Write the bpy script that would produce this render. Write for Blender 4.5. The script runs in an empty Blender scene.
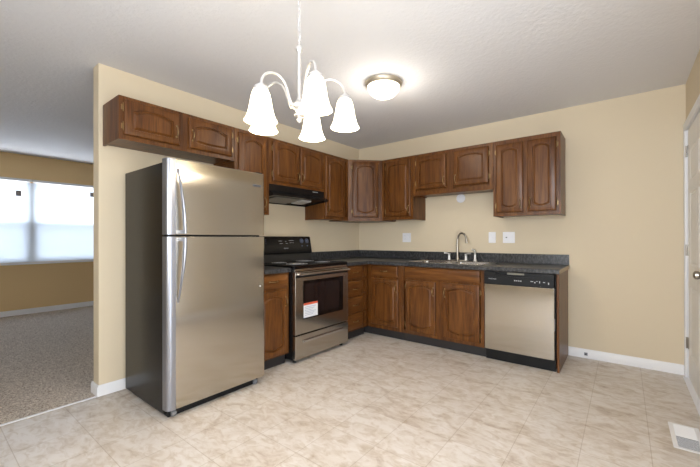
import bpy, math, random
from mathutils import Vector, Matrix
random.seed(7)
SC = bpy.context.scene
COL = SC.collection
PI = math.pi

# ---------------------------------------------------------------- camera
yaw, pitch, roll = 0.645, 0.0019, -0.0021
F, CX, CY = 343.62, 365.63, 237.78
cam_d = bpy.data.cameras.new('camera')
cam = bpy.data.objects.new('camera', cam_d); COL.objects.link(cam)
cam_d.sensor_width = 36.0
cam_d.sensor_fit = 'HORIZONTAL'
cam_d.lens = F / 700 * 36
cam_d.shift_x = (350 - CX) / 700
cam_d.shift_y = (CY - 233.5) / 700
cam_d.clip_start = 0.02
r = Vector((math.cos(yaw), math.sin(yaw), 0)); d = Vector((-math.sin(yaw), math.cos(yaw), 0)); w = Vector((0, 0, 1))
d2 = d * math.cos(pitch) + w * math.sin(pitch); u2 = -d * math.sin(pitch) + w * math.cos(pitch)
r3 = r * math.cos(roll) + u2 * math.sin(roll); u3 = -r * math.sin(roll) + u2 * math.cos(roll)
m = Matrix((r3, u3, -d2)).transposed().to_4x4()
m.translation = Vector((3.0642, -3.9123, 1.1514))
cam.matrix_world = m
SC.camera = cam

# ---------------------------------------------------------------- view + world + daylight
SC.view_settings.view_transform = 'Standard'
SC.view_settings.look = 'None'
SC.view_settings.gamma = 1
SC.view_settings.exposure = 0.17
SC.view_settings.use_curve_mapping = False
world = bpy.data.worlds.new('world'); SC.world = world; world.use_nodes = True
bg = world.node_tree.nodes['Background']
bg.inputs[0].default_value = (0.84, 0.92, 1.0, 1); bg.inputs[1].default_value = 1.4

def area(name, loc, rot, sx, sy, power, color):
    l = bpy.data.lights.new(name, 'AREA'); l.shape = 'RECTANGLE'; l.size = sx; l.size_y = sy
    l.energy = power; l.color = color
    o = bpy.data.objects.new(name, l); o.location = loc; o.rotation_euler = rot; COL.objects.link(o)
    return o
def point(name, loc, power, color, rad, parent=None):
    l = bpy.data.lights.new(name, 'POINT'); l.energy = power; l.color = color; l.shadow_soft_size = rad
    o = bpy.data.objects.new(name, l); o.location = loc; COL.objects.link(o)
    if parent: o.parent = parent
    return o
DAY = (0.87, 0.93, 1.0)
# daylight through the glazed patio door in the right wall and the living room windows, plus fill added behind the camera
area('patio_daylight', (3.72, -3.4, 1.05), (0, PI/2+0.12, 0), 1.9, 1.7, 42, DAY)
area('rear_fill_light', (2.8, -5.80, 1.30), (PI/2+0.05, 0, 0), 1.2, 1.4, 150, DAY)
area('living_window_daylight', (-4.75, -2.8, 1.6), (0, -PI/2, 0), 2.2, 4.0, 215, DAY)
WARM = (1.0, 0.93, 0.82)
SHADE_E = 5.0
BULB_W = 2.2
DOME_W = 7.0

# ---------------------------------------------------------------- materials
def srgb(r_, g_, b_):
    f = lambda c: (c/255/12.92) if c/255 <= 0.04045 else ((c/255+0.055)/1.055)**2.4
    return (f(r_), f(g_), f(b_), 1)
def mat(name, color, rough=0.5, metal=0.0, spec=0.5, bump=None, noise=None, emis=None, coat=0.0, aniso=None):
    """noise=(scale xyz, color2, detail) ; bump=(scale, strength, distance)"""
    m_ = bpy.data.materials.new(name); m_.use_nodes = True
    nt = m_.node_tree; b = nt.nodes['Principled BSDF']
    b.inputs['Base Color'].default_value = color
    b.inputs['Roughness'].default_value = rough; b.inputs['Metallic'].default_value = metal
    b.inputs['Specular IOR Level'].default_value = spec
    b.inputs['Coat Weight'].default_value = coat
    tc = nt.nodes.new('ShaderNodeTexCoord')
    if noise:
        sc, c2, det = noise[:3]
        mp = nt.nodes.new('ShaderNodeMapping'); mp.inputs['Scale'].default_value = sc
        nz = nt.nodes.new('ShaderNodeTexNoise'); nz.inputs['Scale'].default_value = 1; nz.inputs['Detail'].default_value = det
        nz.inputs['Roughness'].default_value = 0.6
        rp = nt.nodes.new('ShaderNodeValToRGB'); rp.color_ramp.elements[0].position = 0.3; rp.color_ramp.elements[1].position = 0.7
        rp.color_ramp.elements[0].color = c2; rp.color_ramp.elements[1].color = color
        nt.links.new(tc.outputs['Object'], mp.inputs[0]); nt.links.new(mp.outputs[0], nz.inputs['Vector'])
        nt.links.new(nz.outputs['Fac'], rp.inputs[0]); nt.links.new(rp.outputs[0], b.inputs['Base Color'])
        if len(noise) > 3: rp.color_ramp.elements[0].position, rp.color_ramp.elements[1].position = noise[3]
    if bump:
        nz = nt.nodes.new('ShaderNodeTexNoise'); nz.inputs['Scale'].default_value = bump[0]; nz.inputs['Detail'].default_value = 4
        bp = nt.nodes.new('ShaderNodeBump'); bp.inputs['Strength'].default_value = bump[1]; bp.inputs['Distance'].default_value = bump[2]
        nt.links.new(tc.outputs['Object'], nz.inputs['Vector']); nt.links.new(nz.outputs['Fac'], bp.inputs['Height'])
        nt.links.new(bp.outputs[0], b.inputs['Normal'])
    if emis:
        b.inputs['Emission Color'].default_value = emis[0]; b.inputs['Emission Strength'].default_value = emis[1]
    if aniso is not None:
        b.inputs['Anisotropic'].default_value = aniso[0]; b.inputs['Anisotropic Rotation'].default_value = aniso[1]
        tg = nt.nodes.new('ShaderNodeTangent'); tg.direction_type = 'RADIAL'; tg.axis = 'Z'
        nt.links.new(tg.outputs[0], b.inputs['Tangent'])
    return m_

def wood_mat(name, c1, c2, c3, vertical=True):
    m_ = bpy.data.materials.new(name); m_.use_nodes = True
    nt = m_.node_tree; b = nt.nodes['Principled BSDF']
    tc = nt.nodes.new('ShaderNodeTexCoord')
    # a different patch of grain on each piece
    oi = nt.nodes.new('ShaderNodeObjectInfo')
    add = nt.nodes.new('ShaderNodeVectorMath'); add.operation = 'ADD'
    mul = nt.nodes.new('ShaderNodeVectorMath'); mul.operation = 'SCALE'; mul.inputs['Scale'].default_value = 13.0
    cmb = nt.nodes.new('ShaderNodeCombineXYZ')
    for i in range(3): nt.links.new(oi.outputs['Random'], cmb.inputs[i])
    nt.links.new(cmb.outputs[0], mul.inputs[0]); nt.links.new(tc.outputs['Object'], add.inputs[0]); nt.links.new(mul.outputs[0], add.inputs[1])
    def layer(scale, det, dist):
        mp = nt.nodes.new('ShaderNodeMapping'); mp.inputs['Scale'].default_value = scale
        nz = nt.nodes.new('ShaderNodeTexNoise'); nz.inputs['Scale'].default_value = 1; nz.inputs['Detail'].default_value = det
        nz.inputs['Distortion'].default_value = dist
        nt.links.new(add.outputs[0], mp.inputs[0]); nt.links.new(mp.outputs[0], nz.inputs['Vector'])
        return nz
    a = layer((14, 14, 1.6) if vertical else (1.6, 14, 14), 3, 1.2)
    g = layer((160, 160, 6) if vertical else (6, 160, 160), 3, 0)
    rp = nt.nodes.new('ShaderNodeValToRGB'); e = rp.color_ramp.elements
    e[0].position = 0.3; e[0].color = c2; e[1].position = 0.72; e[1].color = c3
    n = e.new(0.5); n.color = c1
    nt.links.new(a.outputs['Fac'], rp.inputs[0])
    mx = nt.nodes.new('ShaderNodeMix'); mx.data_type = 'RGBA'; mx.blend_type = 'MULTIPLY'
    rg = nt.nodes.new('ShaderNodeValToRGB'); rg.color_ramp.elements[0].position = 0.32; rg.color_ramp.elements[1].position = 0.58
    rg.color_ramp.elements[0].color = (0.42, 0.38, 0.34, 1); rg.color_ramp.elements[1].color = (1, 1, 1, 1)
    nt.links.new(g.outputs['Fac'], rg.inputs[0])
    mx.inputs[0].default_value = 0.75
    nt.links.new(rp.outputs[0], mx.inputs[6]); nt.links.new(rg.outputs[0], mx.inputs[7])
    nt.links.new(mx.outputs[2], b.inputs['Base Color'])
    b.inputs['Roughness'].default_value = 0.33; b.inputs['Specular IOR Level'].default_value = 0.35
    return m_

WOOD = wood_mat('stained_wood', srgb(106, 64, 27), srgb(84, 48, 18), srgb(124, 79, 36))
WOODH = wood_mat('stained_wood_across', srgb(106, 64, 27), srgb(84, 48, 18), srgb(124, 79, 36), False)
WALL = mat('beige_wall_paint', srgb(221, 206, 179), 0.7, bump=(90, 0.08, 0.002))
CEIL = mat('textured_ceiling_paint', srgb(228, 227, 229), 0.85, bump=(42, 0.5, 0.007))
WHITE = mat('white_trim_paint', srgb(238, 238, 240), 0.4)
DOORW = mat('white_door_paint', srgb(238, 236, 232), 0.5)
PLATE = mat('white_plastic', srgb(240, 240, 244), 0.35)
PLATED = mat('shadowed_slot_plastic', srgb(120, 122, 128), 0.5)
STEEL = mat('brushed_stainless', srgb(188, 182, 172), 0.16, 1.0, aniso=(0.97, 0.0))
STEELP = mat('satin_stainless', srgb(205, 203, 200), 0.22, 1.0)
SILVER = mat('silver_plastic', srgb(158, 160, 168), 0.32, 0.9)
NICKEL = mat('brushed_nickel', srgb(176, 170, 160), 0.28, 1.0)
NICKELB = mat('bright_nickel', srgb(226, 224, 222), 0.3, 0.75)
BRASS = mat('antique_brass', srgb(150, 126, 90), 0.3, 1.0)
BLACK = mat('black_enamel', srgb(18, 18, 19), 0.25)
BLACKM = mat('black_plastic', srgb(17, 18, 20), 0.45, spec=0.3)
BLACKG = mat('black_glass', srgb(10, 9, 10), 0.06)
FRSIDE = mat('charcoal_fridge_side', srgb(24, 22, 20), 0.25, spec=0.2, bump=(220, 0.15, 0.001))
TOE = mat('dark_toe_kick_vinyl', srgb(42, 40, 41), 0.5)
COUNTER = mat('dark_speckled_laminate', srgb(104, 104, 107), 0.3, noise=((55, 55, 30), srgb(34, 35, 37), 8, (0.42, 0.85)))
TAN = mat('bare_countertop_edge', srgb(176, 160, 138), 0.6)
PRINT = mat('light_grey_print', srgb(190, 190, 192), 0.5)
PRINTB = mat('blue_grey_print', srgb(110, 122, 150), 0.4)
PAPER = mat('white_paper', srgb(222, 226, 232), 0.6)
PAPERR = mat('red_label_band', srgb(205, 85, 55), 0.6)
OVEN = mat('dark_oven_glass', srgb(30, 22, 22), 0.08)
FILTER = mat('grey_hood_filter', srgb(130, 128, 124), 0.45, 0.6)
LENS = mat('frosted_hood_lens', srgb(205, 203, 198), 0.5)
SHADEM = mat('frosted_glass_shade_lit', srgb(255, 240, 210), 0.4, emis=((1.0, 0.86, 0.6, 1), SHADE_E))
DOMEM = mat('frosted_dome_glass_lit', srgb(255, 244, 220), 0.4, emis=((1.0, 0.90, 0.68, 1), 1.9))
PEWTER = mat('pewter_ring', srgb(196, 186, 168), 0.4, 0.8)
SLAT = bpy.data.materials.new('white_blind_slat'); SLAT.use_nodes = True
nt = SLAT.node_tree; nt.nodes.clear()
_o = nt.nodes.new('ShaderNodeOutputMaterial'); _m = nt.nodes.new('ShaderNodeMixShader'); _a = nt.nodes.new('ShaderNodeBsdfDiffuse'); _b = nt.nodes.new('ShaderNodeBsdfTranslucent')
_a.inputs[0].default_value = srgb(235, 238, 242); _b.inputs[0].default_value = srgb(235, 240, 246); _m.inputs[0].default_value = 0.6
nt.links.new(_a.outputs[0], _m.inputs[1]); nt.links.new(_b.outputs[0], _m.inputs[2]); nt.links.new(_m.outputs[0], _o.inputs[0])
GLASS = bpy.data.materials.new('window_glass'); GLASS.use_nodes = True
nt = GLASS.node_tree; nt.nodes.clear()
_o = nt.nodes.new('ShaderNodeOutputMaterial'); _m = nt.nodes.new('ShaderNodeMixShader'); _a = nt.nodes.new('ShaderNodeBsdfTransparent'); _b = nt.nodes.new('ShaderNodeBsdfGlossy')
_b.inputs['Roughness'].default_value = 0.02; _m.inputs[0].default_value = 0.06
nt.links.new(_a.outputs[0], _m.inputs[1]); nt.links.new(_b.outputs[0], _m.inputs[2]); nt.links.new(_m.outputs[0], _o.inputs[0])
SCREEN = bpy.data.materials.new('insect_screen'); SCREEN.use_nodes = True
nt = SCREEN.node_tree; nt.nodes.clear()
_o = nt.nodes.new('ShaderNodeOutputMaterial'); _m = nt.nodes.new('ShaderNodeMixShader'); _a = nt.nodes.new('ShaderNodeBsdfTransparent'); _b = nt.nodes.new('ShaderNodeBsdfDiffuse')
_b.inputs[0].default_value = srgb(90, 92, 98); _m.inputs[0].default_value = 0.35
nt.links.new(_a.outputs[0], _m.inputs[1]); nt.links.new(_b.outputs[0], _m.inputs[2]); nt.links.new(_m.outputs[0], _o.inputs[0])

def carpet_mat():
    m_ = mat('brown_speckled_carpet', srgb(248, 238, 226), 0.95, spec=0.1, noise=((130, 130, 130), srgb(120, 104, 90), 2), bump=(160, 0.8, 0.01))
    return m_
CARPET = carpet_mat()
def floor_mat():
    m_ = bpy.data.materials.new('marbled_tile_vinyl'); m_.use_nodes = True
    nt = m_.node_tree; b = nt.nodes['Principled BSDF']; L = nt.links.new
    tc = nt.nodes.new('ShaderNodeTexCoord')
    def noise(scale, det, dist, rot=0.35):
        mp = nt.nodes.new('ShaderNodeMapping'); mp.inputs['Scale'].default_value = scale; mp.inputs['Rotation'].default_value = (0, 0, rot)
        n = nt.nodes.new('ShaderNodeTexNoise'); n.inputs['Scale'].default_value = 1; n.inputs['Detail'].default_value = det; n.inputs['Distortion'].default_value = dist
        n.inputs['Roughness'].default_value = 0.6
        L(tc.outputs['Object'], mp.inputs[0]); L(mp.outputs[0], n.inputs['Vector']); return n
    n1 = noise((3.8, 6.2, 1), 12, 1.3, 0.15); n2 = noise((11, 20, 1), 10, 1.2, -0.2); n3 = noise((1.2, 1.8, 1), 2, 0.2)
    r1 = nt.nodes.new('ShaderNodeValToRGB'); e = r1.color_ramp.elements
    e[0].position = 0.28; e[0].color = srgb(180, 163, 148); e[1].position = 0.58; e[1].color = srgb(221, 215, 209)
    x = e.new(0.42); x.color = srgb(211, 202, 192)
    L(n1.outputs['Fac'], r1.inputs[0])
    r2 = nt.nodes.new('ShaderNodeValToRGB'); e = r2.color_ramp.elements
    e[0].position = 0.32; e[0].color = srgb(214, 200, 180); e[1].position = 0.55; e[1].color = (1, 1, 1, 1)
    L(n2.outputs['Fac'], r2.inputs[0])
    mx = nt.nodes.new('ShaderNodeMix'); mx.data_type = 'RGBA'; mx.blend_type = 'MULTIPLY'; mx.inputs[0].default_value = 0.65
    L(r1.outputs[0], mx.inputs[6]); L(r2.outputs[0], mx.inputs[7])
    mp = nt.nodes.new('ShaderNodeMapping'); mp.inputs['Location'].default_value = (-0.1285 + 0.3048*20, 2.966 + 0.3048*20, 0)
    L(tc.outputs['Object'], mp.inputs[0])
    br = nt.nodes.new('ShaderNodeTexBrick'); br.offset = 0; br.offset_frequency = 1; br.squash = 1
    br.inputs['Scale'].default_value = 1; br.inputs['Brick Width'].default_value = 0.3048; br.inputs['Row Height'].default_value = 0.3048
    br.inputs['Mortar Size'].default_value = 0.0022; br.inputs['Mortar Smooth'].default_value = 0.3
    br.inputs['Color1'].default_value = (1, 1, 1, 1); br.inputs['Color2'].default_value = (0.97, 0.965, 0.96, 1); br.inputs['Mortar'].default_value = srgb(225, 219, 212)
    L(mp.outputs[0], br.inputs['Vector'])
    m3 = nt.nodes.new('ShaderNodeMix'); m3.data_type = 'RGBA'; m3.blend_type = 'MULTIPLY'; m3.inputs[0].default_value = 1
    L(mx.outputs[2], m3.inputs[6]); L(br.outputs['Color'], m3.inputs[7]); L(m3.outputs[2], b.inputs['Base Color'])
    bp = nt.nodes.new('ShaderNodeBump'); bp.inputs['Strength'].default_value = 0.08; bp.inputs['Distance'].default_value = 0.001; bp.invert = True
    L(br.outputs['Fac'], bp.inputs['Height']); L(bp.outputs[0], b.inputs['Normal'])
    b.inputs['Roughness'].default_value = 0.42
    return m_
FLOOR = floor_mat()

# ---------------------------------------------------------------- mesh helpers
class MB:
    def __init__(s): s.v = []; s.f = []
    def add(s, vs, fs):
        n = len(s.v); s.v += [tuple(p) for p in vs]; s.f += [tuple(i + n for i in f) for f in fs]; return s
    def box(s, x0, x1, y0, y1, z0, z1):
        x0, x1 = sorted((x0, x1)); y0, y1 = sorted((y0, y1)); z0, z1 = sorted((z0, z1))
        return s.add([(x0,y0,z0),(x1,y0,z0),(x1,y1,z0),(x0,y1,z0),(x0,y0,z1),(x1,y0,z1),(x1,y1,z1),(x0,y1,z1)],
                     [(0,3,2,1),(4,5,6,7),(0,1,5,4),(1,2,6,5),(2,3,7,6),(3,0,4,7)])
    def prism(s, poly, axis, a, b):
        """poly: 2D list in the two other axes in cyclic order, extruded from a to b"""
        def P(p, t): return {'x': (t, p[0], p[1]), 'y': (p[0], t, p[1]), 'z': (p[0], p[1], t)}[axis]
        n = len(poly)
        return s.add([P(p, a) for p in poly] + [P(p, b) for p in poly],
                     [tuple(range(n))[::-1], tuple(range(n, 2*n))] + [(i, (i+1) % n, n+(i+1) % n, n+i) for i in range(n)])
    def lathe(s, prof, c=(0,0,0), axis='z', n=32, cap=True):
        vs = []; fs = []
        for r_, z in prof:
            for k in range(n):
                a = 2*PI*k/n; p = (r_*math.cos(a), r_*math.sin(a), z)
                if axis == 'x': p = (p[2], p[0], p[1])
                if axis == 'y': p = (p[1], p[2], p[0])
                vs.append((c[0]+p[0], c[1]+p[1], c[2]+p[2]))
        for i in range(len(prof)-1):
            for k in range(n):
                fs.append((i*n+k, i*n+(k+1) % n, (i+1)*n+(k+1) % n, (i+1)*n+k))
        if cap:
            fs.append(tuple(range(n))[::-1]); fs.append(tuple(range((len(prof)-1)*n, len(prof)*n)))
        return s.add(vs, fs)
    def tube(s, pts, rad, n=10, closed=False, flat=1.0):
        pts = [Vector(p) for p in pts]; N = len(pts); rings = []
        up = None
        for i, p in enumerate(pts):
            if closed: t = pts[(i+1) % N] - pts[i-1]
            else: t = pts[min(i+1, N-1)] - pts[max(i-1, 0)]
            t.normalize()
            if up is None:
                up = Vector((0, 0, 1)) if abs(t.z) < 0.9 else Vector((1, 0, 0))
            up = (up - t*up.dot(t)).normalized(); sd = t.cross(up)
            rr = rad[i] if isinstance(rad, (list, tuple)) else rad
            rings.append([p + up*(rr*math.cos(2*PI*k/n)) + sd*(rr*flat*math.sin(2*PI*k/n)) for k in range(n)])
        vs = [q for rg in rings for q in rg]; fs = []
        for i in range(N if closed else N-1):
            j = (i+1) % N
            for k in range(n): fs.append((i*n+k, i*n+(k+1) % n, j*n+(k+1) % n, j*n+k))
        if not closed:
            fs.append(tuple(range(n))[::-1]); fs.append(tuple(range((N-1)*n, N*n)))
        return s.add(vs, fs)
    def build(s, name, m_, parent=None, bevel=0, smooth=35, label=None, seg=2):
        me = bpy.data.meshes.new(name); me.from_pydata(s.v, [], s.f); me.validate()
        import bmesh
        bm = bmesh.new(); bm.from_mesh(me); bmesh.ops.recalc_face_normals(bm, faces=bm.faces); bm.to_mesh(me); bm.free()
        me.materials.append(m_)
        if smooth:
            for p in me.polygons: p.use_smooth = True
            me.set_sharp_from_angle(angle=math.radians(smooth))
        o = bpy.data.objects.new(name, me); COL.objects.link(o)
        if parent: o.parent = parent
        if bevel:
            b = o.modifiers.new('bevel', 'BEVEL'); b.width = bevel; b.segments = seg; b.limit_method = 'ANGLE'; b.angle_limit = math.radians(40)
            b.harden_normals = True
        if label: o['label'] = label
        return o
def B(*a): return MB().box(*a)
def thing(name, label, cat, loc=(0,0,0), rz=0, group=None):
    o = bpy.data.objects.new(name, None); COL.objects.link(o); o.location = loc; o.rotation_euler = (0, 0, rz)
    o.empty_display_size = 0.1
    o['label'] = label; o['category'] = cat
    if group: o['group'] = group
    return o
def tag(o, label, cat, group=None):
    o['label'] = label; o['category'] = cat
    if group: o['group'] = group
    return o
def struct(name, mb, m_, parent=None, bevel=0, **k):
    o = mb.build(name, m_, parent, bevel, **k)
    if parent is None: o['kind'] = 'structure'
    return o
def text(name, body, size, m_, parent, loc, rot, thick=0.0004, sx=1.0):
    c = bpy.data.curves.new(name, 'FONT'); c.body = body; c.size = size; c.extrude = thick; c.align_x = 'CENTER'; c.align_y = 'CENTER'
    c.resolution_u = 2
    t = bpy.data.objects.new(name, c); COL.objects.link(t)
    dg = bpy.context.evaluated_depsgraph_get()
    me = bpy.data.meshes.new_from_object(t.evaluated_get(dg))
    bpy.data.objects.remove(t)
    me.materials.clear(); me.materials.append(m_)
    o = bpy.data.objects.new(name, me); COL.objects.link(o); o.parent = parent; o.location = loc; o.rotation_euler = rot; o.scale = (sx, 1, 1)
    return o

# ---------------------------------------------------------------- setting
X3, H, YF, XL = 3.48, 2.44, -5.4, -4.25
YE = -3.08
struct('floor', B(0.0, X3+0.12, YF-0.12, 0.12, -0.1, 0), FLOOR)
struct('floor_carpet', B(XL-0.12, -0.001, YF-0.12, 0.12, -0.1, 0.004), CARPET)
struct('ceiling', B(XL-0.12, X3+0.12, YF-0.12, 0.12, H, H+0.12), CEIL)
struct('wall_back', B(XL-0.12, X3+0.12, 0, 0.12, 0.0, H-0.0005), WALL)
struct('wall_left', B(-0.12, 0, YE, -0.0005, 0.0045, H-0.0005), WALL, bevel=0.004)
# wall far (living room) with its window openings
def wall_x(name, x0, x1, ys, holes, z1=H-0.0005):
    """wall in the y direction between ys, with rectangular holes (y0,y1,z0,z1)"""
    mb = MB(); y = ys[0]
    for (a, b, c, e) in sorted(holes):
        mb.box(x0, x1, y, a, 0.0045, z1)
        if c > 0.01: mb.box(x0, x1, a, b, 0.0045, c)
        mb.box(x0, x1, a, b, e, z1); y = b
    mb.box(x0, x1, y, ys[1], 0.0045, z1)
    return mb
WZ0, WZ1 = 0.80, 2.05
WINS = [(-4.06, -2.785), (-2.755, -1.48)]
WALLF = mat('tan_wall_paint', srgb(228, 197, 146), 0.7)
struct('wall_far', wall_x('w', XL-0.12, XL, (YF, -0.0005), [(WINS[0][0], WINS[0][1], WZ0, WZ1), (WINS[1][0], WINS[1][1], WZ0, WZ1)]), WALLF)
DY0, DY1, DZ = -0.985, -0.070, 2.03         # interior door in the right wall
PY0, PY1, PZ = -4.30, -2.50, 2.05           # glazed patio door in the right wall
struct('wall_right', wall_x('w', X3, X3+0.12, (YF, -0.0005), [(DY0-0.01, DY1+0.01, 0, DZ+0.012), (PY0, PY1, 0, PZ)]), WALL)
fb = MB(); fb.box(XL-0.12, 2.2, YF-0.12, YF, 0, H-0.0005); fb.box(3.35, X3+0.12, YF-0.12, YF, 0, H-0.0005); fb.box(2.2, 3.35, YF-0.12, YF, 0, 0.85); fb.box(2.2, 3.35, YF-0.12, YF, 2.05, H-0.0005)
struct('wall_front', fb, WALL)

# baseboards
BH, BT = 0.085, 0.013
def bb_prof(flip=1, off=0.0):
    return [(off, 0.0), (off+flip*BT, 0.0), (off+flip*BT, BH-0.018), (off+flip*BT*0.55, BH-0.006), (off+flip*BT*0.4, BH), (off, BH)]
struct('baseboard_back', MB().prism(bb_prof(-1, -0.0005), 'x', 2.6225, X3-0.0005), WHITE)
mb = MB()
bz = 0.0052
mb.prism([(0.0006, bz), (0.0006+BT, bz), (0.0006+BT, BH-0.018), (0.0006+BT*0.4, BH), (0.0006, BH)], 'y', YE-0.0006, -2.19)
mb.prism([(YE-0.0007, bz), (YE-BT, bz), (YE-BT, BH-0.018), (YE-BT*0.4, BH), (YE-0.0007, BH)], 'x', -0.12-BT, BT+0.0006)
mb.prism([(-0.1206, bz), (-0.1206-BT, bz), (-0.1206-BT, BH-0.018), (-0.1206-BT*0.4, BH), (-0.1206, BH)], 'y', YE-0.0006, -0.02)
struct('baseboard_left', mb, WHITE)
struct('baseboard_far', MB().prism([(XL+0.0005, 0.0045), (XL+BT, 0.0045), (XL+BT, BH-0.018), (XL+BT*0.4, BH), (XL+0.0005, BH)], 'y', YF+0.01, -0.01), WHITE)
struct('baseboard_right', MB().prism([(X3-0.0005, 0), (X3-BT, 0), (X3-BT, BH-0.018), (X3-BT*0.4, BH), (X3-0.0005, BH)], 'y', PY1+0.07, DY0-0.075), WHITE)
struct('trim_1', B(-0.012, 0.012, YF+0.01, YE-BT-0.002, 0.0046, 0.010), WHITE, bevel=0.002)

# living room windows
for i, (a, b) in enumerate(WINS):
    wn = bpy.data.objects.new('window_%d' % (i+1), None); COL.objects.link(wn); wn['kind'] = 'structure'; wn.location = (XL, a, WZ0)
    W, HH = b-a, WZ1-WZ0
    fr = MB(); t = 0.022
    for (y0, y1, z0, z1) in ((0.001, t, 0.001, HH-0.001), (W-t, W-0.001, 0.001, HH-0.001), (t, W-t, 0.001, t), (t, W-t, HH-t, HH-0.001)): fr.box(-0.10, -0.02, y0, y1, z0, z1)
    fr.build('window_frame', WHITE, wn)
    sh = MB(); md = 0.60; s_ = 0.022
    for (x0, x1, z0, z1) in ((-0.085, -0.06, md-0.02, HH-t), (-0.058, -0.033, t, md+0.02)):
        for (y0, y1, q0, q1) in ((t, t+s_, z0, z1), (W-t-s_, W-t, z0, z1), (t+s_, W-t-s_, z0, z0+s_), (t+s_, W-t-s_, z1-s_, z1)): sh.box(x0, x1, y0, y1, q0, q1)
    sh.build('sash', WHITE, wn)
    B(-0.075, -0.072, t+s_, W-t-s_, md, HH-t-s_).build('pane', GLASS, wn); B(-0.047, -0.044, t+s_, W-t-s_, t+s_, md).build('pane', GLASS, wn)
    B(-0.099, -0.098, t, W-t, t, md).build('insect_screen', SCREEN, wn)
    # blind
    bl = thing('window_blind', ['white slatted blind in the left living room window', 'white slatted blind in the right living room window, nearest the partition wall'][i], 'window blind', (XL, a, WZ0), 0, 'blinds in the living room windows')
    B(0.001, 0.030, -0.013, W+0.013, HH-0.02, HH+0.018).build('headrail', WHITE, bl, 0.003)
    sl = MB(); z = 0.02; ang = math.radians(66)
    while z < HH-0.03:
        cx, cz, hw = 0.014, z, 0.0125
        dx, dz = hw*math.cos(ang), hw*math.sin(ang)
        sl.add([(cx-dx, -0.015, cz-dz), (cx+dx, -0.015, cz+dz), (cx+dx, W+0.015, cz+dz), (cx-dx, W+0.015, cz-dz),
                (cx-dx+.0006, -0.015, cz-dz-.0004), (cx+dx+.0006, -0.015, cz+dz-.0004), (cx+dx+.0006, W+0.015, cz+dz-.0004), (cx-dx+.0006, W+0.015, cz-dz-.0004)],
               [(0, 1, 2, 3), (7, 6, 5, 4), (0, 3, 7, 4), (1, 5, 6, 2), (0, 4, 5, 1), (3, 2, 6, 7)])
        z += 0.0215
    sl.build('slats', SLAT, bl, smooth=0)
    B(0.004, 0.024, -0.015, W+0.015, -0.005, 0.008).build('bottom_rail', WHITE, bl)
    B(0.0305, 0.0312, (0.700, W-0.165)[1-i], (0.755, W-0.105)[1-i], (1.00, 1.07)[i], (1.085, 1.15)[i]).build('tag', mat('grey_tag_%d' % i, srgb(150, 142, 140), 0.6), bl, label='small grey square tag')
struct('window_sill_trim', B(XL+0.0005, XL+0.035, WINS[0][0]-0.05, WINS[1][1]+0.05, WZ0-0.035, WZ0-0.008), WHITE, bevel=0.003).name = 'trim_2'

# unseen window added behind the camera for the fill light; patio door
wn = bpy.data.objects.new('window_3', None); COL.objects.link(wn); wn['kind'] = 'structure'; wn.location = (2.2, YF, 0.85)
fr = MB()
for (x0, x1, z0, z1) in ((0.001, 0.05, 0.001, 1.199), (1.10, 1.149, 0.001, 1.199), (0.05, 1.10, 0.001, 0.05), (0.05, 1.10, 1.15, 1.199), (0.05, 1.10, 0.57, 0.62)): fr.box(x0, x1, -0.1, -0.03, z0, z1)
fr.build('window_frame', WHITE, wn); B(0.05, 1.10, -0.07, -0.066, 0.05, 0.57).build('pane', GLASS, wn); B(0.05, 1.10, -0.07, -0.066, 0.62, 1.15).build('pane', GLASS, wn)
pd = bpy.data.objects.new('door_2', None); COL.objects.link(pd); pd['kind'] = 'structure'; pd.location = (X3, PY0, 0)
fr = MB(); PW = PY1-PY0
for (y0, y1, z0, z1) in ((0.001, 0.06, 0.006, PZ-0.001), (PW-0.06, PW-0.001, 0.006, PZ-0.001), (PW/2-0.04, PW/2+0.04, 0.05, PZ-0.06), (0.06, PW-0.06, 0.006, 0.05), (0.06, PW-0.06, PZ-0.06, PZ-0.001)): fr.box(0.02, 0.09, y0, y1, z0, z1)
fr.build('door_frame', WHITE, pd); B(0.05, 0.055, 0.06, PW/2-0.04, 0.05, PZ-0.06).build('pane', GLASS, pd); B(0.06, 0.065, PW/2+0.04, PW-0.06, 0.05, PZ-0.06).build('pane', GLASS, pd)
mb = MB()
for (y0, y1, z0, z1) in ((PY0-0.06, PY0-0.002, 0.001, PZ+0.06), (PY1+0.002, PY1+0.06, 0.001, PZ+0.06), (PY0-0.06, PY1+0.06, PZ+0.002, PZ+0.06)): mb.box(X3-0.016, X3-0.0005, y0, y1, z0, z1)
struct('trim_3', mb, WHITE)

# interior door in the right wall: casing, jamb, panelled slab, hinges, knob
mb = MB(); cw = 0.058
mb.box(X3-0.017, X3-0.0005, DY1+0.002, -0.0015, 0.0, DZ+cw+0.012)
mb.box(X3-0.017, X3-0.0005, DY0-0.012-cw, DY0-0.002, 0.0, DZ+cw+0.012)
mb.box(X3-0.017, X3-0.0005, DY0-0.002, DY1+0.002, DZ+0.002, DZ+cw+0.012)
struct('trim_4', mb, WHITE, bevel=0.004)
mb = MB()
mb.box(X3-0.0004, X3+0.115, DY1+0.0005, DY1+0.0095, 0.0, DZ+0.011); mb.box(X3-0.0004, X3+0.115, DY0-0.0095, DY0-0.0005, 0.0, DZ+0.011); mb.box(X3-0.0004, X3+0.115, DY0, DY1, DZ+0.001, DZ+0.011)
struct('trim_5', mb, WHITE)
struct('trim_6', B(X3-0.03, X3+0.115, DY0+0.001, DY1-0.001, 0.0, 0.008), PLATE)
dr = bpy.data.objects.new('door_1', None); COL.objects.link(dr); dr['kind'] = 'structure'; dr.location = (X3, DY0, 0.015)
dw = DY1-DY0-0.004; dh = DZ-0.018
sl = MB(); sl.box(0.014, 0.035, 0.002, dw, 0, dh)
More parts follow.
